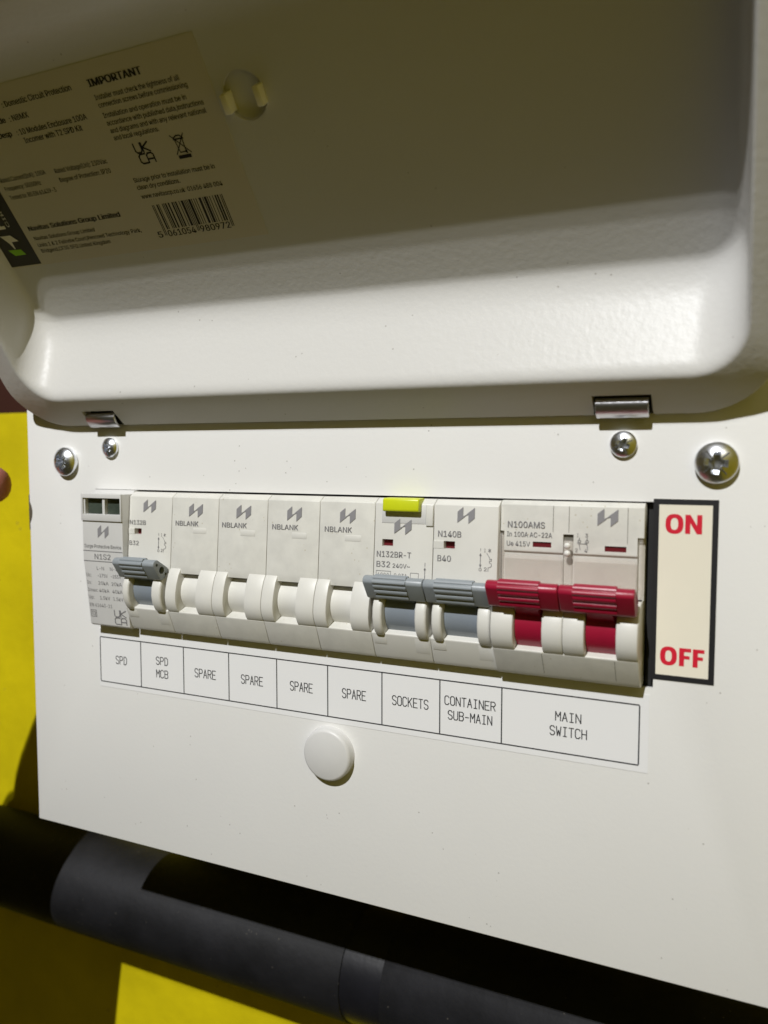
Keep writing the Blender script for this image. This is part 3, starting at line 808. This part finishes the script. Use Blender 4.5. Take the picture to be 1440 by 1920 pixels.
def mcb(x0, x1, label, cat, model, rating_txt, slot, lev, grips, wings=((1.25, 3.95), (13.75, 17.2)), lg=None, diag=None, holes=False):
    t = thing('circuit_breaker', label, cat, ((x0 + x1) / 2, 38, 27), 'grey levered breakers in the row')
    bo = body_part(x0, x1, t, 'plastic')
    for w0, w1 in wings:
        to_obj('cheek', prism(WING, x0 + w0, min(x0 + w1, x1 - .1), 0.7, 3, 40), 'plastic', t, 50)
    stem = [(-9.0, 23.5), (-6.0, 24.6), (-2, 22), (-4.5, 20.5)]
    dial(t, x0 + wings[0][1] + .05, x0 + wings[1][0] - .05, 'barrel', 0.2, 18.6, 6.9, stem)
    lever(t, lev[0], lev[1], grips[0], grips[1], 'lever', holes=holes)
    if slot: slot_window(bo, t, *slot)
    # moulded tabs below the switch
    to_obj('moulded_tab', prism([(-6.2, 12.0), (-5.15, 9.3), (-3, 9.3), (-3, 12.0)], x0 + 0.6, x0 + 4.4, 0.1), 'plastic', t, 40)
    to_obj('moulded_tab', prism([(-6.2, 12.0), (-4.4, 7.6), (-3, 7.6), (-3, 12.0)], x1 - 4.6, x1 - 0.6, 0.1), 'plastic', t, 40)
    P = Print(); P.text(model, lg['m'][0], lg['m'][1], lg['m'][2], lg['m'][3], 0, .007)
    P.text(rating_txt, lg['r'][0], lg['r'][1], lg['r'][2], lg['r'][3], 0, .006)
    for e in lg.get('more', []): P.text(*e)
    for e in lg.get('frames', []): P.frame(*e)
    if diag: schematic(P, *diag)
    if lg.get('arrow'):
        x, va, vb = lg['arrow']
        P.stroke([(x, va), (x, va - .9)], .17); P.stroke([(x, va - 1.6), (x, vb)], .2); P.poly([(x, va - 1.2), (x - .35, va - 1.95), (x + .35, va - 1.95)])
    P.build('printed_text', 'greyink', fmap(), t)
    P = Print(); logo(P, *lg['logo']); P.build('emblem', 'logo', fmap(lg.get('lo', .07)), t)
    return t, bo
mcb(ED[1], ED[2], 'grey levered breaker between the surge module and the first blank', 'circuit breaker', 'N132B', 'B32',
    (17.55, 20.0, 22.8, 36.2, 38.1), (17.6, 34.2), (20.6, 29.8), ((1.0, 3.6), (12.7, 16.4)),
    dict(m=(17.95, 24.5, 39.35, 1.4), r=(18.0, 21.8, 32.7, 1.4), logo=(23.4, 28.4, 43.2, 47.5)), (29.4, 33.0, 31.0, 36.9), holes=True)
t, bo = mcb(ED[6], ED[7], 'grey levered breaker with lime test button at its top', 'circuit breaker', 'N132BR-T', 'B32',
    None, (105.9, 123.2), (109.0, 118.6), ((1.5, 4.3), (14.0, 17.3)),
    dict(m=(106.7, 117.0, 33.6, 1.6), r=(106.7, 110.8, 30.8, 1.6), logo=(111.8, 116.9, 40.0, 44.3), lo=.14, more=[('240V~', 111.6, 116.7, 30.8, 1.15, 0, .006), ('6000', 107.0, 110.6, 28.1, 1.1), ('0.03A', 112.1, 116.0, 28.1, 1.15)],
         frames=[(106.6, 111.1, 27.9, 29.8, .12), (116.9, 119.4, 27.9, 29.7, .12)], arrow=(121.15, 32.6, 27.8)))
boolean_cut(bo, [box(108.2, 111.5, -8, -2.4, 36.6, 38.5)])
to_obj('indicator_flag', box(108.22, 111.48, -3.0, -2.42, 36.62, 38.48), 'redwin', t, 0)
def face_plate(x0, x1, z0, z1, lift, parent, mat, name, bev=.12):
    ya, yb = FRONT(z0), FRONT(z1)
    return to_obj(name, prism([(ya - lift, z0), (yb - lift, z1), (yb + 1, z1), (ya + 1, z0)], x0, x1, bev, 2, 25), mat, parent, 40)
face_plate(107.9, 121.0, 43.0, 48.2, .06, t, 'greyplastic', 'button_surround')
face_plate(121.15, 123.15, 42.6, 48.2, .40, t, 'plastic', 'side_rib')
to_obj('test_button', prism([(-5.6, 46.3), (-5.75, 47), (-5.5, 49.6), (-5.0, 49.95), (-1, 49.95), (-1, 46.3)], 108.9, 119.6, .3, 2, 25), 'lime', t, 40)
mcb(ED[7], ED[8], 'grey levered breaker beside the red main switch', 'circuit breaker', 'N140B', 'B40',
    (123.4, 126.4, 129.5, 36.7, 38.75), (123.4, 140.9), (126.6, 137.0), ((1.3, 4.1), (13.9, 17.4)),
    dict(m=(124.7, 131.2, 39.9, 1.6), r=(124.7, 128.5, 33.35, 1.6), logo=(130.0, 134.8, 43.6, 48.0)), (136.2, 139.9, 31.4, 37.3))

# ---- blank modules
BL = ['white blank module touching the leftmost breaker', 'white blank module, second of four from the left', 'white blank module, third of four from the left', 'white blank module touching the breaker with the lime button']
TXB = [(36.5, 45.3, 39.65, 41.6, 46.8, 43.3, 48.3), (54.3, 63.2, 39.75, 59.4, 64.6, 61.0, 66.2), (72.3, 81.1, 39.85, 77.3, 82.2, 79.0, 84.0), (90.0, 98.7, 39.85, 94.8, 99.7, 96.5, 101.6)]
for i in range(4):
    x0, x1 = ED[2 + i], ED[3 + i]
    t = thing('blank_module', BL[i], 'blank module', ((x0 + x1) / 2, 38, 27), 'white blank modules without levers')
    body_part(x0, x1, t, 'dirty')
    to_obj('cheek', prism(HUMP, x0 + .08, x0 + 4.15, .14, 2, 40), 'plastic', t, 50)
    to_obj('cheek', prism(HUMP, x0 + 11.8, x1 - .08, .14, 2, 40), 'plastic', t, 50)
    dial(t, x0 + 4.2, x0 + 11.75, 'plastic', 0.8, 18.5, 6.25, name='fixed_barrel')
    n0, n1, zt, l0, l1, r0, r1 = TXB[i]
    P = Print(); P.text('NBLANK', n0, n1, zt, 1.5, 0, .007)
    P.build('printed_text', 'greyink', fmap(), t)
    P = Print(); logo(P, l0, l1, 42.35, 46.75); P.build('emblem', 'logo', fmap(), t)
    face_plate(r0, r1, 37.4, 39.1, .02, t, 'plastic', 'moulded_tab', .06)

# ---- main switch
ms = thing('main_switch', 'wide two pole main switch with red levers, rightmost in the row', 'main switch', (159.4, 38, 27))
a, b = ED[8], ED[9]
MSF = lin([(6.0, -4.6), (12.2, -8.4), (27, -2.8), (36.8, -2.5), (48.8, -2.1)])
MSB = [(38, 49.9), (-0.9, 49.9), (-2.0, 48.9), (-2.5, 36.9), (-1.9, 36.5), (-2.6, 25.5), (0.5, 24.8), (0.5, 15.4), (-8.3, 12.6), (-8.4, 12.2), (-4.6, 6.0), (-3.6, 4.9), (-1.6, 4.5), (38, 4.5)]
mo = body_part(a, b, ms, 'dirty', MSB)
boolean_cut(mo, [box(157.8, 160.4, -8, -1.2, 27, 41.7), box(150.0, 154.8, -8, -1.4, 38.1, 39.5), box(168.1, 173.3, -8, -1.4, 37.8, 39.2),
                 box(b - 1.6, b + 1, -8, -0.4, 26, 41.5), box(a - 1, a + 1.1, -8, -1.0, 27, 42.0)])
to_obj('indicator_flag', box(150.02, 154.78, -2.0, -1.42, 38.12, 39.48), 'redwin', ms, 0)
to_obj('indicator_flag', box(168.12, 173.28, -2.0, -1.42, 37.82, 39.18), 'redwin', ms, 0)
to_obj('recess_shade', box(157.85, 160.35, -1.5, -1.21, 40.2, 41.65), 'line', ms, 0)  # dark plate standing for the shade at the top of the recess
HUM = [(2, 26), (-5.5, 26), (-8.8, 24), (-10.4, 21.4), (-10.9, 18.4), (-10.6, 15.5), (-9.4, 13.3), (-8.4, 12.3), (2, 12.3)]
for u0, u1 in ((a + .06, 147.2), (154.5, 159.6), (159.7, 164.9), (172.4, b - .06)):
    to_obj('cheek', prism(HUM, u0, u1, .3, 2, 40), 'plastic', ms, 50)
st = [(-13, 25), (-9, 26.5), (-4, 23), (-7.5, 20.5)]
for u0, u1 in ((147.35, 154.35), (165.05, 172.25)): dial(ms, u0, u1, 'red', -1.6, 18.9, 7.4, st)
lever(ms, 141.4, 159.35, 144.6, 154.8, 'red', -3.1, 1.3, 1.06)
lever(ms, 159.5, 177.15, 163.0, 173.0, 'red', -3.1, 1.3, 1.06)
# clear shield with its clips
to_obj('clear_shield', prism([(-3.6, 36.0), (-3.6, 27.5), (-3.05, 27.5), (-3.05, 36.0)], a + 1.2, 157.7, .1), 'clear', ms, 0)
to_obj('clear_shield', prism([(-3.6, 36.0), (-3.6, 27.5), (-3.05, 27.5), (-3.05, 36.0)], 160.5, b - 1.7, .1), 'clear', ms, 0)
for u0, u1, y0, z1 in ((a + .1, a + 1.0, -3.8, 41.5), (158.0, 160.2, -3.6, 40.4), (b - 1.3, b - .15, -4.2, 41.2)):
    to_obj('shield_clip', prism([(y0, 27.0), (y0 + .1, z1 - 2), (y0 + .6, z1 - .4), (y0 + 1.2, z1), (-1.3, z1), (-1.3, 27)], u0, u1, .18, 2, 25), 'clear', ms, 40)
for z in (38.9, 37.0):
    bm = bmesh.new(); add_lathe(bm, [(0, -4.2), (.5, -4.05), (.8, -3.7), (.8, -3.2), (0, -3.2)], 159.1, z, 16)
    to_obj('clip_stud', bm, 'glossywhite', ms, 60)
P = Print()
P.text('N100AMS', 143.4, 153.1, 43.0, 1.6, 0, .007)
P.text('In 100A AC-22A', 143.2, 155.0, 40.65, 1.25, 0, .005); P.text('Ue 415V', 143.2, 149.3, 38.2, 1.25, 0, .005)
for x in (161.9, 163.8):
    P.stroke([(x, 41.0), (x, 40.4)], .15); P.stroke([(x + .35 * math.cos(k * .7), 40.1 + .35 * math.sin(k * .7)) for k in range(10)], .15)
    P.stroke([(x - .5, 39.8), (x, 39.2), (x + .2, 38.0)], .15)
P.stroke([(161.9, 39.5), (163.8, 39.5)], .12)
P.text('1', 161.3, 161.6, 41.2, .9); P.text('3', 163.3, 164.0, 41.2, .9); P.text('2', 160.9, 161.5, 37.4, .9); P.text('4', 163.2, 163.9, 37.4, .9)
P.build('printed_text', 'greyink', lambda u, v: (u, MSF(v) - .10, v), ms)
P = Print(); logo(P, 166.2, 171.2, 44.0, 48.5); P.build('emblem', 'logo', lambda u, v: (u, MSF(v) - .10, v), ms)
# seams
for x, za, zb in ((155.2, 42.2, 48.8), (159.2, 42.2, 48.8), (173.5, 40.0, 48.8), (154.1, 6.2, 12.0), (171.9, 6.2, 12.0)):
    P = Print(); P.rect(x - .06, x + .06, za, zb)
    P.build('seam', 'line', lambda u, v: (u, MSF(v) - .06, v), ms)

# added black strip: the dark of the gap right of the main switch
to_obj('gap_shade_strip', box(177.9, 180.2, 2.0, 3.0, 4.0, 50.5), 'black', unit, 0)

# ================================================================== pipe below the unit
pipe = thing('black_pipe', 'thick black pipe with rubber sleeves running below the white unit', 'pipe', (0, 68, -138))
def tube(x0, x1, r, n=72): 
    bm = prism(circle_prof(68, -138, r, n), x0, x1); return bm
to_obj('pipe_core', tube(-700, 900, 20.9), 'pipe', pipe, 40)
to_obj('sleeve', prism(circle_prof(68, -138, 21.6, 72), -700, 66.5, .25, 2, 60), 'sleeve', pipe, 40)
to_obj('sleeve', prism(circle_prof(68, -138, 21.6, 72), 83.0, 900, .25, 2, 60), 'sleeve', pipe, 40)

# ================================================================== hand at the left edge
def skin_body(name, joints, edges, mat, parent=None):
    me = bpy.data.meshes.new(name)
    me.from_pydata([tuple(Vector(j[:3]) * MM) for j in joints], edges, [])
    o = bpy.data.objects.new(name, me); COL.objects.link(o)
    md = o.modifiers.new('skin', 'SKIN'); md.use_smooth_shade = True
    for i, j in enumerate(joints):
        sv = me.skin_vertices[0].data[i]
        sv.radius = (j[3] * MM, (j[4] if len(j) > 4 else j[3]) * MM)
        sv.use_root = (i == 0)
    o.modifiers.new('sub', 'SUBSURF').levels = 2
    o.modifiers['sub'].render_levels = 2
    bpy.context.view_layer.update()
    m2 = bpy.data.meshes.new_from_object(o.evaluated_get(bpy.context.evaluated_depsgraph_get()))
    o.modifiers.clear(); o.data = m2; m2.materials.append(M[mat])
    for p in m2.polygons: p.use_smooth = True
    return o
J = [(-113, 2, -20, 44, 16), (-118, -32, -28, 34, 24), (-111, 0, 10, 44, 12), (-110, 0, 30, 38, 11),
     # index points right; middle, ring and little curl; thumb up in front
     (-92, -2, 42, 10), (-74, -2, 49, 8.4), (-58, -2, 50.5, 7.8), (-42.0, -2, 51.3, 7.2),
     (-97, -4, 55, 10), (-95, -20, 69, 9), (-96, -32, 57, 8),
     (-109, -4, 56, 10), (-108, -21, 68, 9), (-108, -33, 56, 8),
     (-121, -4, 50, 9), (-121, -18, 60, 8), (-121, -29, 49, 7),
     (-92, -8, -6, 11), (-80, -18, 14, 9.5), (-76, -24, 28, 8)]
Ed = [(0, 1), (0, 2), (2, 3), (3, 4), (4, 5), (5, 6), (6, 7), (3, 8), (8, 9), (9, 10), (3, 11), (11, 12), (12, 13), (3, 14), (14, 15), (15, 16), (2, 17), (17, 18), (18, 19)]
hand = skin_body('hand', J, Ed, 'skin')
tag(hand, 'fingertip of a hand pointing in from the left edge', 'hand')

sl = skin_body('jacket_sleeve', [(-116, -8, -10, 46, 32), (-119, -40, -30, 50, 38), (-123, -70, -34, 47, 40), (-134, -170, -60, 46, 44)], [(0, 1), (1, 2), (2, 3)], 'cloth')
sl.parent = hand
